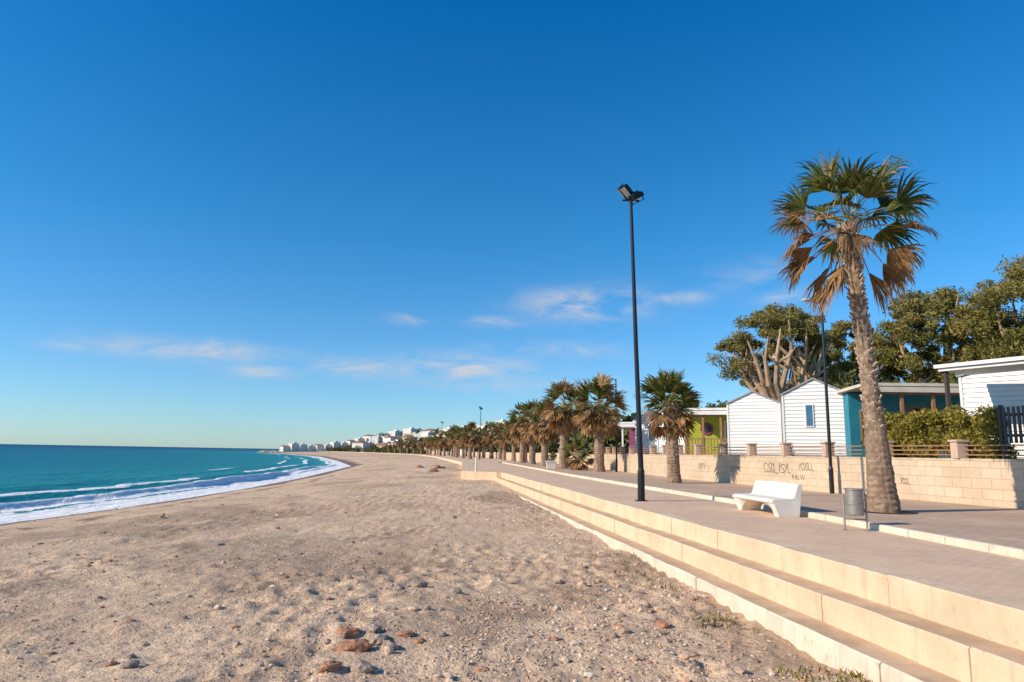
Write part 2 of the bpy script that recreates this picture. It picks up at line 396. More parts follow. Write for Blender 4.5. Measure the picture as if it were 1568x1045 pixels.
for ti,(o0,o1,z1,z0,mt,nm) in enumerate(tiers):
    mb=MB(); y=-6.0; ph=ti*.7
    while y<49.5:
        l=2.45; a,b=y+ph+.008,min(y+ph+l-.008,49.9)
        dz=random.uniform(-.008,.008); dx=random.uniform(-.012,.012); rings=[]
        for q in np.linspace(a,b,8):
            ex=float(edge(q)); j=random.uniform(-.008,.008)
            rings.append([(ex+o0+dx,q,z0),(ex+o0+dx,q,z1-.022+dz),(ex+o0+.022+dx+j,q,z1+dz+j*.5),(ex+o1+dx,q,z1+dz),(ex+o1+dx,q,z0)])
        mb.loft(rings,0); y+=l
    ob=mb.make(nm,[mt,M_tread],steps)
    for pl in ob.data.polygons:
        if pl.normal.z>.8 and ti>0: pl.material_index=1
mb=MB()
ys3=sorted(set(ysamp(49.9,600)+[51.5])); rings=[]
for q in ys3:
    ex=float(edge(q)); rings.append([(ex-.35,q,.3),(ex-.33,q,PZ+.01),(ex+.34,q,PZ+.01),(ex+.34,q,.3)])
mb.loft(rings); mb.make('low_sea_wall',[M_step])

# ------------------------------------------------------------ retaining wall with posts and rails
rw=empty('block_retaining_wall')
mb=MB(); rings=[]
for q in ysamp(-20,420):
    x=float(wallx(q)); rings.append([(x,q,1.5),(x,q,3.2),(x+.24,q,3.2),(x+.24,q,1.5)])
mb.loft(rings); mb.make('wall_body',[M_wall],rw)
mb=MB(); rings=[]
for q in ysamp(-20,420):
    x=float(wallx(q)); rings.append([(x-.015,q,3.203),(x-.015,q,3.27),(x+.25,q,3.27),(x+.25,q,3.203)])
mb.loft(rings); mb.make('coping',[M_coping],rw)
mb=MB()
for a,b in zip(ysamp(-20,420)[:-1],ysamp(-20,420)[1:]):
    mb.poly([(float(wallx(a))+.2,a,3.06),(float(wallx(a))+1.6,a,3.06),(float(wallx(b))+1.6,b,3.06),(float(wallx(b))+.2,b,3.06)])
mb.make('planting_strip',[M_soil],fix=False)
mb=MB(); mr=MB(); q=10.2; prev=None
while q<90:
    x=float(wallx(q))+.12
    mb.box((x,q,3.52),(.34,.34,.50)); mb.box((x,q,3.80),(.42,.42,.07))
    if prev:
        for zz in (3.38,3.52,3.66): mr.box(((x+prev[0])/2,(q+prev[1])/2,zz),(.03,math.hypot(x-prev[0],q-prev[1])-.3,.04),rot=Matrix.Rotation(math.atan2(-(x-prev[0]),q-prev[1]),3,'Z'))
    prev=(x,q); q+=2.75
mb.make('posts',[M_post],rw,bevel=.01); mr.make('rails',[M_wood],rw)
# graffiti: letter-like strokes
mb=MB(); 
def seg_(a,b,c_,d,wd):
    dx,dz=c_-a,d-b; l=math.hypot(dx,dz) or 1; px_,pz=-dz/l*wd,dx/l*wd
    mb.poly([(float(wallx(a+px_))-.004,a+px_,b+pz),(float(wallx(c_+px_))-.004,c_+px_,d+pz),(float(wallx(c_-px_))-.004,c_-px_,d-pz),(float(wallx(a-px_))-.004,a-px_,b-pz)])
def tag(y0,z0,hh,n,wd):
    y=y0
    for i in range(n):
        w_=hh*random.uniform(.35,.8); k=random.choice('VOSLX')
        P_={'V':[(0,1),(.5,0),(1,1)],'O':[(.5+.5*math.cos(a),.5+.5*math.sin(a)) for a in np.linspace(.4,5.9,9)],'S':[(1,.9),(.5,1),(.1,.75),(.5,.5),(.95,.25),(.5,0),(0,.1)],'L':[(0,1),(.1,.05),(.9,0)],'X':[(0,0),(.6,.6),(1,1),(.5,.5),(0,.95)]}[k]
        P_=[(y-w_*p0,z0+hh*(p1-.5)*random.uniform(.85,1.1)) for p0,p1 in P_]
        for (a,b),(c_,d) in zip(P_[:-1],P_[1:]): seg_(a,b,c_,d,wd)
        y-=w_*1.08
tag(31.0,2.75,.42,8,.014); tag(28.4,2.86,.28,6,.011); tag(28.9,2.42,.20,7,.009); tag(34.0,2.62,.26,6,.010); tag(23.3,2.5,.2,4,.007); tag(37.5,2.7,.3,5,.012)
mb.make('graffiti',[M_graf],rw,fix=False)

# ------------------------------------------------------------ fan palms
def frond(mb,base,az,el,pet,R,droop,mat,stem,nl=24,seg=3,w=.05,span=150):
    d=Vector((math.cos(az)*math.cos(el),math.sin(az)*math.cos(el),math.sin(el)))
    pts=[Vector(base)]; sg=4
    for i in range(sg):
        pts.append(pts[-1]+d*pet/sg); d=(d+Vector((0,0,-droop*.14))).normalized()
    mb.tube(pts,[.028,.022,.018,.015,.012],4,stem,cap=False)
    f=d; side=f.cross(Vector((0,0,1)))
    if side.length<.05: side=Vector((1,0,0))
    side.normalize(); side=(Matrix.Rotation(random.uniform(-.9,.9),3,f)@side); up=side.cross(f)
    for i in range(nl):
        a=(i/(nl-1)-.5)*math.radians(span)+random.uniform(-.06,.06)
        dd=(f*math.cos(a)+side*math.sin(a)+up*(.10+.30*abs(math.sin(a))+.12*random.random())).normalized()
        ln=R*(.74+.26*math.cos(a))*random.uniform(.72,1.12); p=pts[-1].copy()
        ws=[.35*w,w,.8*w,.45*w,.0]; perp=dd.cross(up).normalized(); sl=(.38,.26,.20,.16)
        prev=None; br=random.random()<.2; n_=seg; mm=mat if (mat!=0 or random.random()<.88) else 1
        for k in range(n_+1):
            ww=ws[k]*.5 if k<n_ else .002
            cur=(p-perp*ww,p+perp*ww)
            if prev: mb.poly([prev[0],prev[1],cur[1],cur[0]],mm)
            prev=cur; 
            if k<n_: p=p+dd*ln*sl[k]*(1.28 if n_==3 else 1)
            dd=(dd+Vector((random.uniform(-.06,.06),random.uniform(-.06,.06),-droop*(.10+.36*k)*random.uniform(.6,1.4)*(2 if br else 1)))).normalized()
def crown(name,R,ng,nd,nl,parent,z0=0,skirt=1.0,w=.05,pet=1.0,big=False,mg=.75):
    mb=MB(); seg=4 if big else 3
    for i in range(ng):
        az=i*2.4+random.uniform(-.45,.45); el=math.radians(82-88*(i/ng)**.8)+random.uniform(-.15,.15)
        mt=0 if (random.random()<mg or (big and i<ng*.5)) else 1
        frond(mb,(random.uniform(-.1,.1),random.uniform(-.1,.1),z0+random.uniform(-.1,.25)),az,el,R*.52*pet*random.uniform(.75,1.25),R*.52*random.uniform(.8,1.1),.5+.7*random.random(),mt,2 if mt==0 else 1,nl,seg,w,random.uniform(110,175))
    for i in range(nd):
        az=i*2.4+1+random.uniform(-.5,.5)
        if big and i%3==0: az=math.pi+random.uniform(-.9,.9)
        el=math.radians(5-75*(i/nd)*skirt)+random.uniform(-.15,.15)
        frond(mb,(.12*math.cos(az),.12*math.sin(az),z0-.1-.4*(i/nd)),az,el,R*.46*pet*random.uniform(.7,1.15),R*.50*random.uniform(.75,1.15),1.1+.6*random.random(),1,1,nl,seg,w,random.uniform(70,125))
    return mb.make(name,[M_palmg,M_palmd,M_palmstem],parent,fix=False)
def ptrunk(path,rad,parent,boots,bz0,big=False):
    mb=MB(); P=[Vector(p) for p in path]; pts=[];rs=[]
    n=int((P[-1].z-P[0].z)/.07)
    def at(z):
        for i in range(len(P)-1):
            if P[i].z<=z<=P[i+1].z or i==len(P)-2:
                k=(z-P[i].z)/(P[i+1].z-P[i].z); return P[i].lerp(P[i+1],k),rad[i]*(1-k)+rad[i+1]*k
    for i in range(n+1):
        z=P[0].z+(P[-1].z-P[0].z)*i/n; c_,r=at(z); pts.append(c_); rs.append(r*(1+(.03 if i%2 else -.02)+random.uniform(-.02,.02)))
    mb.tube(pts,rs,16,0,jit=.03)
    for i in range(boots):
        z=bz0+(P[-1].z-bz0)*(i+random.random())/boots; c_,r=at(min(z,P[-1].z)); a=i*2.399+random.uniform(-.2,.2)
        k=(z-bz0)/(P[-1].z-bz0)
        out=Vector((math.cos(a),math.sin(a),0)); tg=Vector((-out.y,out.x,0)); ln=random.uniform(.09,.25)*(.6+.7*k); wd=r*.38*random.uniform(.7,1.1)
        b=c_+out*(r*.88); tip=b+out*ln*.50+Vector((0,0,ln*.7))+tg*random.uniform(-.06,.06)
        up=Vector((0,0,.045))
        mb.loft([[b-tg*wd,b+tg*wd,b+tg*wd*.7+up+out*.015,b-tg*wd*.7+up+out*.015],[tip-tg*wd*.35,tip+tg*wd*.35,tip+tg*wd*.3+up*.6-out*.03,tip-tg*wd*.3+up*.6-out*.03]],1)
    return mb.make('trunk',[M_trunk,M_boot],parent)
def palm(x,y,z,h,r0,r1,R,ng,nd,nl,boots,lean=(0,0),skirt=1.0,big=False,w=.05,bz=.35,pet=1.0,mg=.75):
    e=empty('palm_tree',(x,y,z))
    path=[(0,0,-.1),(lean[0]*.05,lean[1]*.05,h*.12),(lean[0]*.35,lean[1]*.35,h*.45),(lean[0]*.75,lean[1]*.75,h*.75),(lean[0],lean[1],h)]
    ptrunk(path,[r0*1.2,r0*.9,r1,r1*.95,r1*1.1],e,boots,h*bz,big)
    c_=crown('crown',R,ng,nd,nl,e,z0=0,skirt=skirt,w=w,pet=pet,big=big,mg=mg); c_.location=(lean[0],lean[1],h)
    return e
random.seed(23)
palm(9.25,17.4,PZ+.11,7.40,.34,.185,2.2,22,17,34,270,(-.42,0),.85,True,w=.068,bz=.27,pet=1.05,mg=.55)
mb=MB(); mb.tube([(9.25,17.4,PZ+.05),(9.25,17.4,PZ+.125)],[.75,.75],12); mb.make('tree_pit_soil',[M_soil])
palm(7.75,33.2,PZ+.11,3.75,.34,.29,1.9,32,20,20,160,(-.15,0),.9,w=.09,bz=.3,pet=.8,mg=.85)
palm(6.55,52,PZ+.11,5.0,.42,.36,2.4,32,50,18,140,(0,0),1.0,w=.12,bz=.2,pet=.9,mg=.75)
palm(4.6,62,PZ+.11,5.6,.42,.36,2.5,30,48,16,120,(.1,0),1.0,w=.13,bz=.2,pet=.9,mg=.75)
palm(5.4,56,PZ+.11,1.2,.30,.30,1.5,20,12,16,40,(0,0),.8,w=.10,bz=.2,pet=.8)
src=[]
for k in range(3):
    src.append(palm(3.4-k*1.0,72+k*10,PZ+.05,4.9+.3*k,.42,.36,2.5,22,46,14,60,(0,0),1.0,w=.15,bz=.3,pet=.9,mg=.75))
def clone(e,x,y,z,s,rz):
    n=empty('palm_tree',(x,y,z),rz); n.scale=(s,s,s)
    for ch in e.children:
        o=ch.copy(); S.collection.objects.link(o); o.parent=n
    return n
y=102
while y<430:
    for row in (0,1):
        ex=float(edge(y)); wx=float(wallx(y))
        xx=ex+(wx-ex)*(.35 if row==0 else .85)+random.uniform(-.6,.6)
        if y<135 and row==0: continue
        clone(src[random.randrange(3)],xx,y+random.uniform(-2,2)+row*4,PZ,random.uniform(.8,1.1),random.uniform(0,6))
    y+=10+y*.03

# ------------------------------------------------------------ pines
def pine(x,y,z,top,rx,ry,rz,nclump,nleaf,leaf,limbs,seed,tr=.45,low=-.35,subs=4,cut=0):
    random.seed(seed); e=empty('pine_tree',(x,y,z)); hz=top-z-rz; mb=MB()
    tp=[(0,0,-.2),(.1,0,hz*.25),(-.1,.1,hz*.5)]
    mb.tube(tp,[tr,tr*.9,tr*.8],10,0,jit=.05)
    C=[];R=[]
    for i in range(nclump):
        a=random.uniform(0,2*math.pi); ph=random.uniform(low,1); r=math.sqrt(max(0,1-min(ph,1)**2)) if ph>0 else 1.0
        k=random.uniform(.62,1.0); cy=math.sin(a)*r*ry*k
        if cut and cy<-ry*.15 and ph<cut: continue
        C.append((math.cos(a)*r*rx*k,cy,hz+ph*rz*.88*(k if ph>0 else 1))); R.append(random.uniform(.09,.20)*rx)
    for i in range(limbs):
        a=i*2.4+random.uniform(-.3,.3); k=random.uniform(.55,.92); hh=hz+rz*random.uniform(-.1,.65)
        tip=Vector((math.cos(a)*rx*k,math.sin(a)*ry*k,hh)); st=Vector(tp[1]).lerp(Vector(tp[2]),random.random())
        mid=st.lerp(tip,.5)+Vector((random.uniform(-.8,.8),random.uniform(-.8,.8),-rz*.15)); q=st.lerp(mid,.5)+Vector((random.uniform(-.3,.3),random.uniform(-.3,.3),-.2)); q2=mid.lerp(tip,.5)+Vector((random.uniform(-.5,.5),random.uniform(-.5,.5),.1))
        mb.tube([st,q,mid,q2,tip],[tr*.62,tr*.5,tr*.4,tr*.26,tr*.1],7,0,cap=False,jit=.06)
        for j in range(subs):
            s0=q.lerp(mid,random.random()) if j<2 else mid.lerp(q2,random.random())
            t2=s0+Vector((random.uniform(-1,1),random.uniform(-1,1),random.uniform(.4,1.4)))*rx*.26
            mb.tube([s0,s0.lerp(t2,.5)+Vector((random.uniform(-.3,.3),0,-.12)),t2],[tr*.28,tr*.2,tr*.07],5,0,cap=False)
            if not cut or t2.z>hz+cut*rz*.6: C.append(tuple(t2)); R.append(rx*.11)
    mb.make('trunk_and_limbs',[M_bark],e)
    V,F=leafcloud(C,R,nleaf,leaf,.66,.2,.6); mesh_arr('foliage',V,F,[M_pine],parent=e)
    return e
pine(23.6,60,3,17.0,5.5,4.5,5.6,165,310,.14,20,11,.62,low=-.25,subs=5,cut=.5)
pine(33.0,66,3,16.8,5.2,4.5,5.4,100,310,.16,10,12)
pine(38.5,60,3,19.6,6.2,5,6.6,130,310,.16,12,13)
pine(43.5,54,3,20.4,7.4,5.5,7.2,165,310,.16,12,14,.55)
pine(54,60,3,20,7,6,6.5,80,300,.2,8,15)
pine(28.9,74,3,16.4,4.4,4,4.6,60,300,.18,8,16)
random.seed(21)

# ------------------------------------------------------------ mobile homes
def siding_home(x,y,rz,W,Ln,ev,rd,win=None,trim=M_dgrey,col=M_side,door=None):
    e=empty('mobile_home',(x,y,3.02),rz); mb=MB(); bh=.19; z=.35
    def hw(z): return W/2 if z<=ev else W/2*max(0,(rd-z)/(rd-ev))
    while z<rd-.01:
        z1=min(z+bh,rd); a,b=hw(z),hw(z1)
        mb.poly([(-a,-.045,z),(a,-.045,z),(b,-.006,z1),(-b,-.006,z1)]); mb.poly([(-a,0,z),(a,0,z),(a,-.045,z),(-a,-.045,z)])
        if z1<=ev+bh:
            zz=min(z1,ev)
            for sx in (-1,1):
                mb.poly([(sx*(W/2+.045),0,z),(sx*(W/2+.045),Ln,z),(sx*(W/2+.006),Ln,zz),(sx*(W/2+.006),0,zz)])
                mb.poly([(sx*W/2,0,z),(sx*W/2,Ln,z),(sx*(W/2+.045),Ln,z),(sx*(W/2+.045),0,z)])
        z=z1
    mb.poly([(-W/2,0,0.3),(W/2,0,.3),(W/2,0,ev),(0,0,rd),(-W/2,0,ev)]); mb.poly([(-W/2,Ln,0.3),(W/2,Ln,.3),(W/2,Ln,ev),(0,Ln,rd),(-W/2,Ln,ev)])
    mb.poly([(-W/2,0,.3),(-W/2,Ln,.3),(-W/2,Ln,ev),(-W/2,0,ev)]); mb.poly([(W/2,0,.3),(W/2,Ln,.3),(W/2,Ln,ev),(W/2,0,ev)])
    mb.make('walls',[col],e,fix=False)
    mb=MB(); 
    for sx in (-1,1):
        mb.loft([[(0,-.12,rd+.02),(0,-.12,rd+.10),(sx*(W/2+.12),-.12,ev+.03),(sx*(W/2+.12),-.12,ev-.05)],[(0,Ln+.1,rd+.02),(0,Ln+.1,rd+.10),(sx*(W/2+.12),Ln+.1,ev+.03),(sx*(W/2+.12),Ln+.1,ev-.05)]])
    mb.make('roof',[M_roof],e)
    mb=MB()
    for sx in (-1,1): mb.box((sx*(W/2+.02),-.04,(ev+.3)/2),(.10,.06,ev-.35))
    mb.make('corner_trim',[M_white],e)
    mb=MB(); mb.box((0,Ln/2,.17),(W-.1,Ln-.1,.34)); mb.make('skirting',[M_dgrey],e)
    if win:
        for (wx,wz,ww,wh,mt) in win:
            mb=MB(); mb.box((wx,-.06,wz),(ww+.12,.07,wh+.12),0); mb.box((wx,-.085,wz),(ww,.06,wh),1); mb.make('window',[M_white,mt],e)
    return e
siding_home(14.15,40.3,math.radians(-30),2.9,8,3.3,3.95,[],)
siding_home(15.55,35.3,math.radians(-30),3.0,8,3.45,4.2,[(-.25,2.35,.30,1.05,M_blueglass)])
siding_home(10.6,53,math.radians(-40),2.4,6,3.0,3.4,[(.2,1.8,.5,1.0,M_blueglass)])
siding_home(10.9,47.3,math.radians(-35),1.9,6,3.0,3.5,[])
def porch_home(name,x,y,rz,W,Dp,Hh,col,roofm,wins,postm=M_wood,nposts=5,rail=True,panel=None):
    e=empty(name,(x,y,3.02),rz)
    mb=MB(); mb.box((W/2,1.6+Dp/2,Hh/2),(W,Dp,Hh)); mb.make('walls',[col],e)
    mb=MB(); mb.box((W/2,Dp/2+.55,Hh+.12),(W+.5,Dp+2.7,.14),rot=Matrix.Rotation(-.03,3,'X')); mb.box((W/2,-.83,Hh-.02),(W+.52,.05,.24)); mb.make('roof',[roofm],e)
    mb=MB()
    for i in range(nposts): mb.box((.06+(W-.12)*i/(nposts-1),-.6,Hh/2),(.13,.13,Hh-.1))
    mb.box((W/2,-.6,Hh-.14),(W,.09,.18)); mb.box((W/2,.5,.22),(W,2.3,.12))
    if rail:
        for zz in (1.25,): mb.box((W/2,-.6,zz),(W-.02,.05,.07))
        k=.25
        while k<W-.15: mb.box((k,-.6,.75),(.06,.03,.95)); k+=.19
    mb.make('veranda',[postm],e)
    for i,(wx,wz,ww,wh,mt) in enumerate(wins):
        mb=MB(); mb.box((wx,1.57,wz),(ww+.18,.08,wh+.18),0); mb.box((wx,1.54,wz),(ww,.06,wh),1); mb.box((wx,1.52,wz),(.04,.06,wh),0); mb.make('window',[M_wood if mt is M_glass else M_white,mt],e)
    return e
porch_home('veranda_bungalow',16.6,32.4,math.radians(-3),7.2,4,3.4,M_teal,M_creamroof,[(1.0,1.7,.8,1.6,M_glass),(3.4,2.0,1.6,1.4,M_glass),(5.6,1.7,.9,1.9,M_glass)],nposts=6)
lh=porch_home('lime_bungalow',11.0,43.6,math.radians(-22),3.3,3.5,2.85,M_lime,M_white,[(2.7,1.4,.8,1.9,M_red)],nposts=4)
mb=MB(); 
ring=[(1.1+.40*math.cos(a),1.50,1.95+.40*math.sin(a)) for a in np.linspace(0,2*math.pi,21)[:-1]]; ring2=[(p_[0],1.62,p_[2]) for p_ in ring]
mb.loft([ring,ring2]); inn=[(1.1+.25*math.cos(a),1.47,1.95+.25*math.sin(a)) for a in np.linspace(0,2*math.pi,21)[:-1]]
mb.loft([inn,[(p_[0],1.53,p_[2]) for p_ in inn]],1); mb.make('round_window',[M_purple,M_glass],lh)
porch_home('purple_bungalow',9.4,58,math.radians(-25),2.4,3,2.6,M_purple,M_white,[(1.0,1.4,.6,.9,M_glass)],postm=M_white,nposts=3,rail=False)
e=siding_home(19.0,25.3,math.radians(-55),4.2,9,3.5,3.95,[(1.0,2.2,.5,.9,M_glass)])
e=empty('canopy'); mb=MB(); R_=Matrix.Rotation(math.radians(-62),3,'Z')
mb.box((17.9,22.6,6.62),(6.4,2.2,.13),rot=R_@Matrix.Rotation(.03,3,'X')); mb.box((17.9,22.6,6.46),(6.2,2.0,.10),rot=R_)
mb.make('roof_slab',[M_white],e)
mb=MB()
for (a,b) in ((15.8,24.8),(18.3,20.2),(17.2,22.0)): mb.box((a,b,4.7),(.12,.12,3.4))
mb.make('posts',[M_dgrey],e)

# hedge, picket fence
pts=[];rr=[]
for i in range(80):
    k=random.random(); y=20.6+k*5.2; x=float(wallx(y))+.85+random.uniform(-.25,.35)
    pts.append((x,y,random.uniform(3.3,4.65))); rr.append(random.uniform(.22,.42))
V,F=leafcloud(pts,rr,400,.055,.9,.3,1.0); mesh_arr('hedge',V,F,[M_hedge])
mb=MB(); y=10.0
while y<20.4:
    x=float(wallx(y))+.55; mb.box((x,y,4.25+random.uniform(-.01,.01)),(.03,.10,1.05)); y+=.145
for zz in (3.95,4.55): 
    mb.box((float(wallx(15.2))+.59,15.2,zz),(.04,10.5,.08),rot=Matrix.Rotation(math.atan2(float(wallx(10)-wallx(20.4)),10.4),3,'Z'))
for y in (10.5,13,15.5,18,20.3): mb.box((float(wallx(y))+.62,y,3.9),(.10,.10,1.9))
mb.make('picket_fence',[M_dgrey])
def shrubs(name,spots,n,leaf,mt=M_bush):
    C=[];R=[]
    for (x,y,z,r,k) in spots:
        for i in range(k):
            C.append((x+random.gauss(0,r*.5),y+random.gauss(0,r*.5),z+random.uniform(0,r*.9))); R.append(r*random.uniform(.3,.5))
    V,F=leafcloud(C,R,n,leaf,.9,.2); return mesh_arr(name,V,F,[mt])
shrubs('garden_shrubs',[(16.2,52,5.5,1.6,9),(17.5,50,5.3,1.5,9),(14.5,60,6.5,2,9),(18.5,56,6,2,10),(26,40,5.6,2,10),(20.5,20.8,4.6,1.0,8),(16.6,19.8,4.1,.7,7),(29,44,7,2.5,12),(24,46,6.5,2,10)],260,.13)

# ------------------------------------------------------------ floodlight poles
def flood(x,y,z,h,lean=0):
    e=empty('floodlight_pole',(x,y,z)); mb=MB()
    mb.tube([(0,0,-.05),(0,0,.9),(0,0,1.0),(lean*.5,0,h*.5),(lean,0,h)],[.115,.11,.085,.07,.05],14,0)
    mb.box((0,0,.01),(.34,.34,.03)); mb.make('pole',[M_black],e,smooth=False)
    mb=MB(); mb.tube([(lean-.28,0,h-.02),(lean+.28,0,h-.02)],.03,8)
    mb.make('crossbar',[M_black],e)
    for i,(dx,dz,rx,rz) in enumerate(((-.17,.30,math.radians(35),math.radians(35)),(.17,.10,math.radians(-30),math.radians(20)))):
        mb=MB(); R_=Matrix.Rotation(rz,3,'Z')@Matrix.Rotation(rx,3,'Y')
        c_=Vector((lean+dx,0,h+dz))
        def bx(o,s,m=0,top=None): 
            p_=c_+R_@Vector(o); mb.box(p_,s,m,R_,top)
        bx((0,0,0),(.42,.36,.16)); bx((0,0,.13),(.30,.26,.10),0,.7); bx((0,0,-.087),(.37,.31,.012),1)
        bx((-.235,0,-.02),(.02,.05,.30)); bx((.235,0,-.02),(.02,.05,.30)); bx((0,0,-.18),(.49,.05,.02))
        mb.tube([c_+R_@Vector((0,0,-.18)),(lean+dx*.8,0,h-.02)],.025,6)
        mb.make('floodlight',[M_black,M_lens],e,bevel=.01)
    return e
flood(4.02,21.6,PZ,9.75,-.22)
flood(-6.3,135,PZ,9.8); flood(-21,205,PZ,9.8)
def lamp(x,y,z,h,az):
    e=empty('street_lamp',(x,y,z),az); mb=MB()
    mb.tube([(0,0,0),(0,0,.9),(0,0,1.0),(0,0,h*.6),(0,0,h)],[.085,.085,.06,.055,.045],12,0)
    mb.tube([(0,0,h-.12),(-.12,0,h-.02),(-.28,0,h)],.028,8,0); mb.make('pole',[M_black],e)
    mb=MB(); rings=[]
    for k,(xx,w_,hh) in enumerate(((-.22,.06,.05),(-.30,.12,.09),(-.50,.16,.11),(-.70,.12,.08),(-.78,.04,.03))):
        rings.append([(xx,math.cos(a)*w_,h+.02+math.sin(a)*hh*(1 if math.sin(a)>0 else .45)) for a in np.linspace(0,2*math.pi,13)[:-1]])
    mb.loft(rings); mb.make('lamp_head',[M_lens],e,smooth=True)
    return e
lamp(11.9,25.9,PZ+.11,7.3,0); lamp(8.0,53,PZ+.11,7.1,0)
lamp(4.3,98,PZ,7.1,0)

# ------------------------------------------------------------ bench
e=empty('concrete_bench',(6.52,17.8,PZ),math.radians(6)); mb=MB(); rings=[]
Lb=2.25
for k in np.linspace(0,1,33):
    yb=(k-.5)*Lb; q=abs(k-.5)*2
    b=0 if q>.80 else .30*math.sqrt(max(0,1-(q/.80)**2.6))
    bk=.80-.02*q
    rings.append([(.24,yb,b),(.34,yb,bk-.03),(.31,yb,bk),(.25,yb,bk),(.22,yb,bk-.03),(.12,yb,.46),(.06,yb,.43),(-.36,yb,.42),(-.43,yb,.39),(-.44,yb,.34),(-.40,yb,max(.31,b)),(-.28,yb,b),(-.24,yb,b)])
mb.loft(rings); mb.make('seat_and_back',[M_bench],e,bevel=.012)
# ------------------------------------------------------------ litter bin
e=empty('litter_bin',(6.82,13.9,PZ),math.radians(-20)); mb=MB()
rg=[]
for (r,z) in ((.0,.30),(.155,.30),(.165,.32),(.165,.50),(.172,.51),(.172,.53),(.165,.54),(.165,.78),(.18,.79),(.18,.82),(.15,.82),(.15,.78),(.145,.36),(0,.35)):
    rg.append([(math.cos(a)*r,math.sin(a)*r,z) for a in np.linspace(0,2*math.pi,25)[:-1]])
mb.loft(rg,cap=False); mb.make('drum',[M_grey],e,smooth=False)
mb=MB()
for sx in (-1,1):
    mb.tube([(sx*.20,0,0),(sx*.20,0,.72)],.02,8); mb.box((sx*.185,0,.6),(.05,.03,.03)); mb.box((sx*.20,0,.006),(.10,.10,.012))
mb.tube([(-.2,0,.22),(.2,0,.22)],.014,6); mb.make('frame',[M_grey],e)
e=empty('white_planter',(3.4,60,PZ)); mb=MB(); mb.box((0,0,.35),(.9,.9,.7),rot=Matrix.Rotation(math.pi,3,'X'),top=.75); mb.box((0,0,.72),(1.0,1.0,.08)); mb.make('pot',[M_bench],e,bevel=.02)
V,F=leafcloud([(0,0,1.0),(.2,.1,1.2)],[.4,.3],120,.08); mesh_arr('plant',V,F,[M_bush],parent=e)
e=empty('white_bollard',(-2.7,52.5,PZ)); mb=MB(); mb.tube([(0,0,0),(0,0,.75),(0,0,.8),(0,0,.86),(0,0,.95),(0,0,.99)],[.08,.07,.05,.09,.08,.03],12); mb.make('post',[M_bench],e)

# ------------------------------------------------------------ stones, pebbles, weeds
bm=bmesh.new(); bmesh.ops.create_icosphere(bm,subdivisions=1,radius=1); IV=np.array([v.co[:] for v in bm.verts]); IF=np.array([[v.index for v in f.verts] for f in bm.faces]); bm.free()
n=26000
py=6+30*rng.random(n)**1.6; span=py*.80
px=np.where(rng.random(n)<.45,rng.uniform(-.2,1,n)*(edge(py)-1.0), -span+rng.random(n)*(span+edge(py)-.9))
keep=(fbm(px*.5,py*.4,3,90)>.47)|(rng.random(n)<.18); keep&=px>shore(py)+2; px=px[keep];py=py[keep];n=len(px)
sz=.008+.018*rng.random(n)**2.5+.055*(rng.random(n)<.022)*rng.random(n)
sc=rng.uniform(.6,1.3,(n,1,3))*sz[:,None,None]*np.array([1.2,1,.7]); jit=rng.uniform(.75,1.25,(n,12,1))
V=IV[None]*jit; a=rng.random(n)*6.28; ca,sa=np.cos(a)[:,None],np.sin(a)[:,None]; V=V*sc
V=np.stack([V[...,0]*ca-V[...,1]*sa,V[...,0]*sa+V[...,1]*ca,V[...,2]],-1)
V=V+np.stack([px,py,H(px,py)+sz*.3],-1)[:,None,:]
F=(IF[None]+(np.arange(n)*12)[:,None,None]).reshape(-1,3)
m,t,p=nt('pebbles'); gm=N(t,'ShaderNodeNewGeometry'); L(t,ramp(t,gm.outputs['Random Per Island'],[(0,(.26,.18,.13)),(.35,(.54,.38,.26)),(.75,(.78,.59,.42)),(.88,(.50,.28,.17)),(1,(.84,.74,.62))]),p.inputs['Base Color']); p.inputs['Roughness'].default_value=.85
mesh_arr('beach_pebbles',V.reshape(-1,3),F,[m])
bm=bmesh.new(); bmesh.ops.create_icosphere(bm,subdivisions=3,radius=1); RV=np.array([v.co[:] for v in bm.verts]); RF=np.array([[v.index for v in f.verts] for f in bm.faces]); bm.free()
def rock(x,y,s,mt,flat=.55,seed=0):
    r=1+.5*(fbm(RV[:,0]*1.5+seed*3.1+5,RV[:,1]*1.5+RV[:,2]*1.3+9,4,seed)-.47)*2
    V=RV*r[:,None]*np.array([s*1.2,s*.9,s*flat]); V=np.round(V/(s*.35))*(s*.35)*.35+V*.65
    a=seed*1.7; V=np.stack([V[:,0]*math.cos(a)-V[:,1]*math.sin(a),V[:,0]*math.sin(a)+V[:,1]*math.cos(a),V[:,2]],-1)
    V=V+np.array([x,y,float(H(x,y))+s*.15]); return mesh_arr('beach_rock',V,RF,[mt])
for i,(x,y,s_,mt) in enumerate([(-1.85,8.6,.17,M_rrock),(-1.62,9.0,.13,M_rock),(-2.05,9.15,.11,M_rrock),(-1.45,8.75,.12,M_rock),(-1.3,9.2,.08,M_rrock),(-1.75,9.35,.10,M_rock),(-.85,9.2,.07,M_rock),
    (-1.6,7.85,.13,M_rock),(-1.9,7.75,.10,M_rrock),(-2.3,7.9,.07,M_rock),(-4.1,7.85,.09,M_rock),(-.3,8.0,.06,M_rrock),(2.1,9.9,.10,M_rrock),(2.0,9.5,.06,M_rock),(-1.9,12.2,.11,M_rock),(-1.6,12.4,.14,M_rock),(-2.1,12.6,.09,M_rock),(-.9,11.8,.09,M_rock),(-.7,11.3,.07,M_rrock),(.9,13,.08,M_rock),(1.6,12.2,.07,M_rock),(-7,17,.10,M_rock),(-2,24,.12,M_rock),(2.6,9.0,.05,M_rock),(2.9,8.6,.06,M_rock)]): rock(x,y,s_,mt,seed=i)
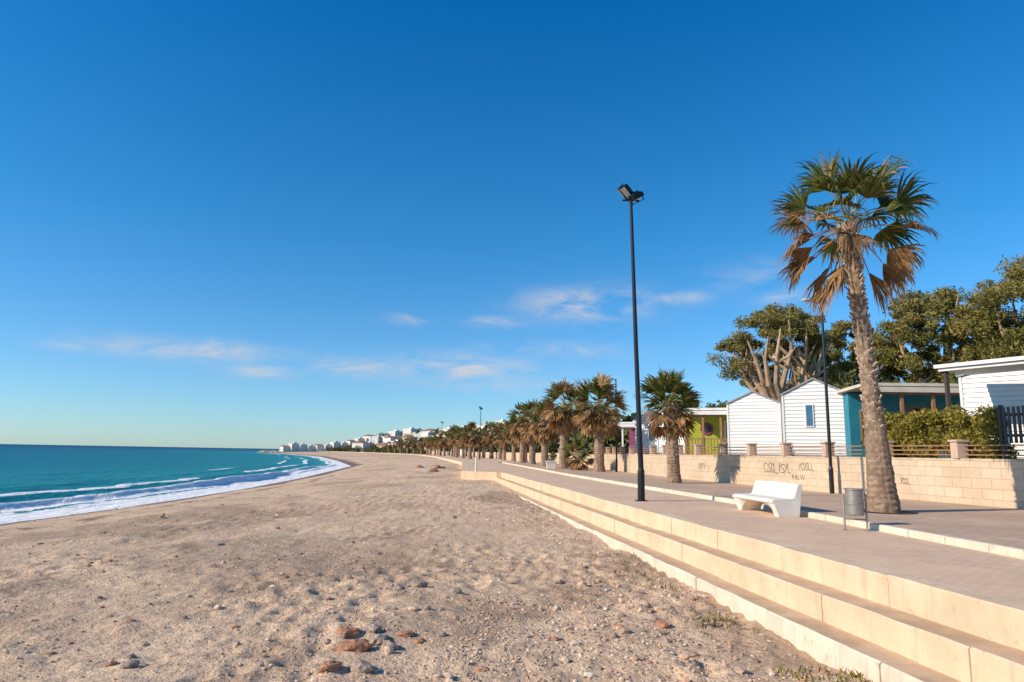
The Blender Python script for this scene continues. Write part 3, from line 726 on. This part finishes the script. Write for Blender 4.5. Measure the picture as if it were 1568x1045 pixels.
for i in range(70):
    y=random.uniform(7.3,16); x=random.uniform(-y*.7,float(edge(y))-1.2); rock(x,y,random.uniform(.02,.06),M_rock if random.random()<.75 else M_rrock,seed=100+i)
mb=MB()
for (cx,cy,nn,sp) in ((2.95,10.2,70,.16),(2.3,14.2,40,.5),(3.5,7.9,90,.30),(2.6,12.6,30,.3),(3.75,7.4,80,.3),(2.0,15.5,30,.5)):
    for i in range(nn):
        x=cx+random.gauss(0,sp); y=cy+random.gauss(0,sp)
        if x>float(edge(y))-.9: x=float(edge(y))-.92
        z=float(H(x,y)); a=random.random()*6.28; h_=random.uniform(.03,.10); o=Vector((math.cos(a),math.sin(a),0))*h_*.8; w_=Vector((-o.y,o.x,0)).normalized()*.010
        b=Vector((x,y,z)); mb.poly([b-w_,b+w_,b+o*.5+Vector((0,0,h_*.7))+w_,b+o*.5+Vector((0,0,h_*.7))-w_]); mb.poly([b+o*.5+Vector((0,0,h_*.7))-w_,b+o*.5+Vector((0,0,h_*.7))+w_,b+o+Vector((0,0,h_))])
mb.make('weeds',[M_weed],fix=False)

# ------------------------------------------------------------ distant village, headland, trees
def far_house(x,y,w,d,h,mt,tile,rz):
    z=float(H(x,y))-1.0; mb=MB(); h+=1
    mb.box((0,0,h/2),(w,d,h),0)
    if tile:
        mb.loft([[(-w/2-.3,-d/2-.3,h+.01),(0,-d/2-.3,h+w*.15),(w/2+.3,-d/2-.3,h+.01)],[(-w/2-.3,d/2+.3,h+.01),(0,d/2+.3,h+w*.15),(w/2+.3,d/2+.3,h+.01)]],1)
    else: mb.box((0,0,h+.2),(w+.3,d+.3,.4),0); mb.box((w*.2,0,h+.9),(w*.3,d*.4,1.0),0)
    st=max(1,int((h-1)/2.9))
    for k in range(st):
        zz=1+1.5+k*2.9
        i=-w/2+1.8
        while i<w/2-1: mb.box((i,-d/2-.03,zz),(.8,.12,1.1),2); i+=3.6
        i=-d/2+1.8
        while i<d/2-1: mb.box((-w/2-.03,i,zz),(.12,.8,1.1),2); i+=3.6
    o=mb.make('village_house',[mt,M_tile,M_farglass]); o.location=(x,y,z); o.rotation_euler=(0,0,rz); return o
random.seed(5)
for k in range(80):
    y=random.uniform(220,620)
    x=float(wallx(y))+random.uniform(8,95)*(y/500)
    if y>520: x=float(wallx(y))+random.uniform(4,60)
    far_house(x,y,random.uniform(6,12),random.uniform(6,9),random.choice([2.8,3.2,3.2,5.6]),M_house if random.random()<.8 else M_house2,random.random()<.25,random.uniform(-1.0,-.3))
for k in range(11):
    y=585+k*2.5; x=-192+k*6.4; far_house(x,y,6,7,random.choice([4.2,5.2,6.2]),M_house,k%4==0,-.75)
C=[];R=[]
for k in range(560):
    y=random.uniform(150,640); x=float(wallx(y))+random.uniform(1,110)*(y/450); r=random.uniform(1.3,3.4)
    C.append((x,y,float(H(x,y))+r*.7)); R.append(r)
for k in range(110):
    y=random.uniform(82,170); x=float(wallx(y))+random.uniform(6,30); r=random.uniform(1.3,2.6); C.append((x,y,float(H(x,y))+r*random.uniform(.5,1.4))); R.append(r)
for k in range(60):
    y=random.uniform(330,600); x=float(wallx(y))-random.uniform(-1,5); r=random.uniform(1.5,2.8); C.append((x,y,float(H(x,y))+r*.6)); R.append(r)
V,F=leafcloud(C,R,120,.55,.85,.5); mesh_arr('distant_trees',V,F,[M_bush])
V=[];F=[];b=0
for k in range(150):
    y=random.uniform(520,650); x=float(shore(y))+random.uniform(-6,6); s_=random.uniform(.6,2.0); r=1+.5*(fbm(IV[:,0]*2+k,IV[:,1]*2+IV[:,2],2,k)-.4)
    V.append(IV*r[:,None]*[s_*1.4,s_,s_*.7]+np.array([x,y,.2])); F.append(IF+b); b+=12
mesh_arr('headland_rocks',np.concatenate(V),np.concatenate(F),[M_rock])
for i in range(7): rock(-6.5+random.gauss(0,1.6),80+random.gauss(0,4),random.uniform(.2,.5),M_rrock,seed=50+i)

# ------------------------------------------------------------ sky, sun, camera
sun_el=math.radians(30); az=math.atan2(-.95,-.36)
W=bpy.data.worlds.new('World'); S.world=W; W.use_nodes=True; t=W.node_tree; bg=t.nodes['Background']
sk=N(t,'ShaderNodeTexSky'); sk.sky_type='NISHITA'; sk.sun_disc=False; sk.sun_elevation=sun_el; sk.sun_rotation=az%(2*math.pi); sk.air_density=1.0; sk.dust_density=.2; sk.ozone_density=2.0
co=N(t,'ShaderNodeTexCoord').outputs['Generated']
sp=N(t,'ShaderNodeSeparateXYZ'); L(t,co,sp.inputs[0])
grade=ramp(t,sp.outputs[2],[(0,(.58,.84,1.16)),(.10,(.46,.81,1.15)),(.30,(.20,.80,1.16)),(.60,(.015,.70,1.22))])
skc=mixc(t,1.0,sk.outputs[0],grade,'MULTIPLY')
azn=math_(t,'ARCTAN2',sp.outputs[0],sp.outputs[1])
eln=math_(t,'ARCSINE',sp.outputs[2])
cb=N(t,'ShaderNodeCombineXYZ'); L(t,azn,cb.inputs[0]); L(t,math_(t,'MULTIPLY',eln,3.2),cb.inputs[1])
cn=noise(t,cb.outputs[0],11,6,.64,.6)
tot=None
# (azimuth, elevation, half-width, half-height, density) of each wisp of cloud, radians
for (a_,e_,wx,wy,am) in ((.106,.216,.085,.022,1.0),(.346,.248,.05,.02,.45),(.388,.218,.04,.012,.5),(.240,.222,.04,.010,.7),(-.225,.116,.06,.014,.9),(-.08,.122,.10,.018,1.0),(-.441,.127,.10,.014,1.0),(-.352,.106,.04,.010,.8),(.006,.153,.05,.010,.5),(.092,.148,.07,.012,.5),(-.155,.190,.03,.008,.5),(.015,.100,.15,.012,.5),(-.586,.120,.03,.006,.4),(-.023,.190,.05,.008,.5)):
    dx=math_(t,'DIVIDE',math_(t,'SUBTRACT',azn,a_),wx); dy=math_(t,'DIVIDE',math_(t,'SUBTRACT',eln,e_),wy)
    g_=math_(t,'ADD',math_(t,'MULTIPLY',dx,dx),math_(t,'MULTIPLY',dy,dy))
    g_=math_(t,'MULTIPLY',math_(t,'POWER',2.718,math_(t,'MULTIPLY',g_,-1.0)),am)
    tot=g_ if tot is None else math_(t,'MAXIMUM',tot,g_)
cl=math_(t,'MULTIPLY',tot,ramp(t,cn,[(.36,(0,0,0)),(.62,(1,1,1))]))
cl=math_(t,'MULTIPLY',cl,.9,True)
c=mixc(t,cl,skc,(5.0,4.9,5.0)); L(t,c,bg.inputs[0]); bg.inputs[1].default_value=.135
sl=bpy.data.lights.new('sun','SUN'); sl.energy=5.0; sl.angle=math.radians(.5); sl.color=(1,.86,.69)
so=link(bpy.data.objects.new('sun',sl)); dv=Vector((-.95,-.36,0)).normalized()*math.cos(sun_el)+Vector((0,0,math.sin(sun_el))); so.rotation_euler=(-dv).to_track_quat('-Z','Y').to_euler()
cd=bpy.data.cameras.new('camera'); cd.lens=24; cd.sensor_width=36; cd.clip_end=30000; cd.clip_start=.05
cam=link(bpy.data.objects.new('camera',cd)); cam.location=(0,0,3.2); cam.rotation_euler=(math.radians(90+9.3),math.radians(-1.0),0); S.camera=cam
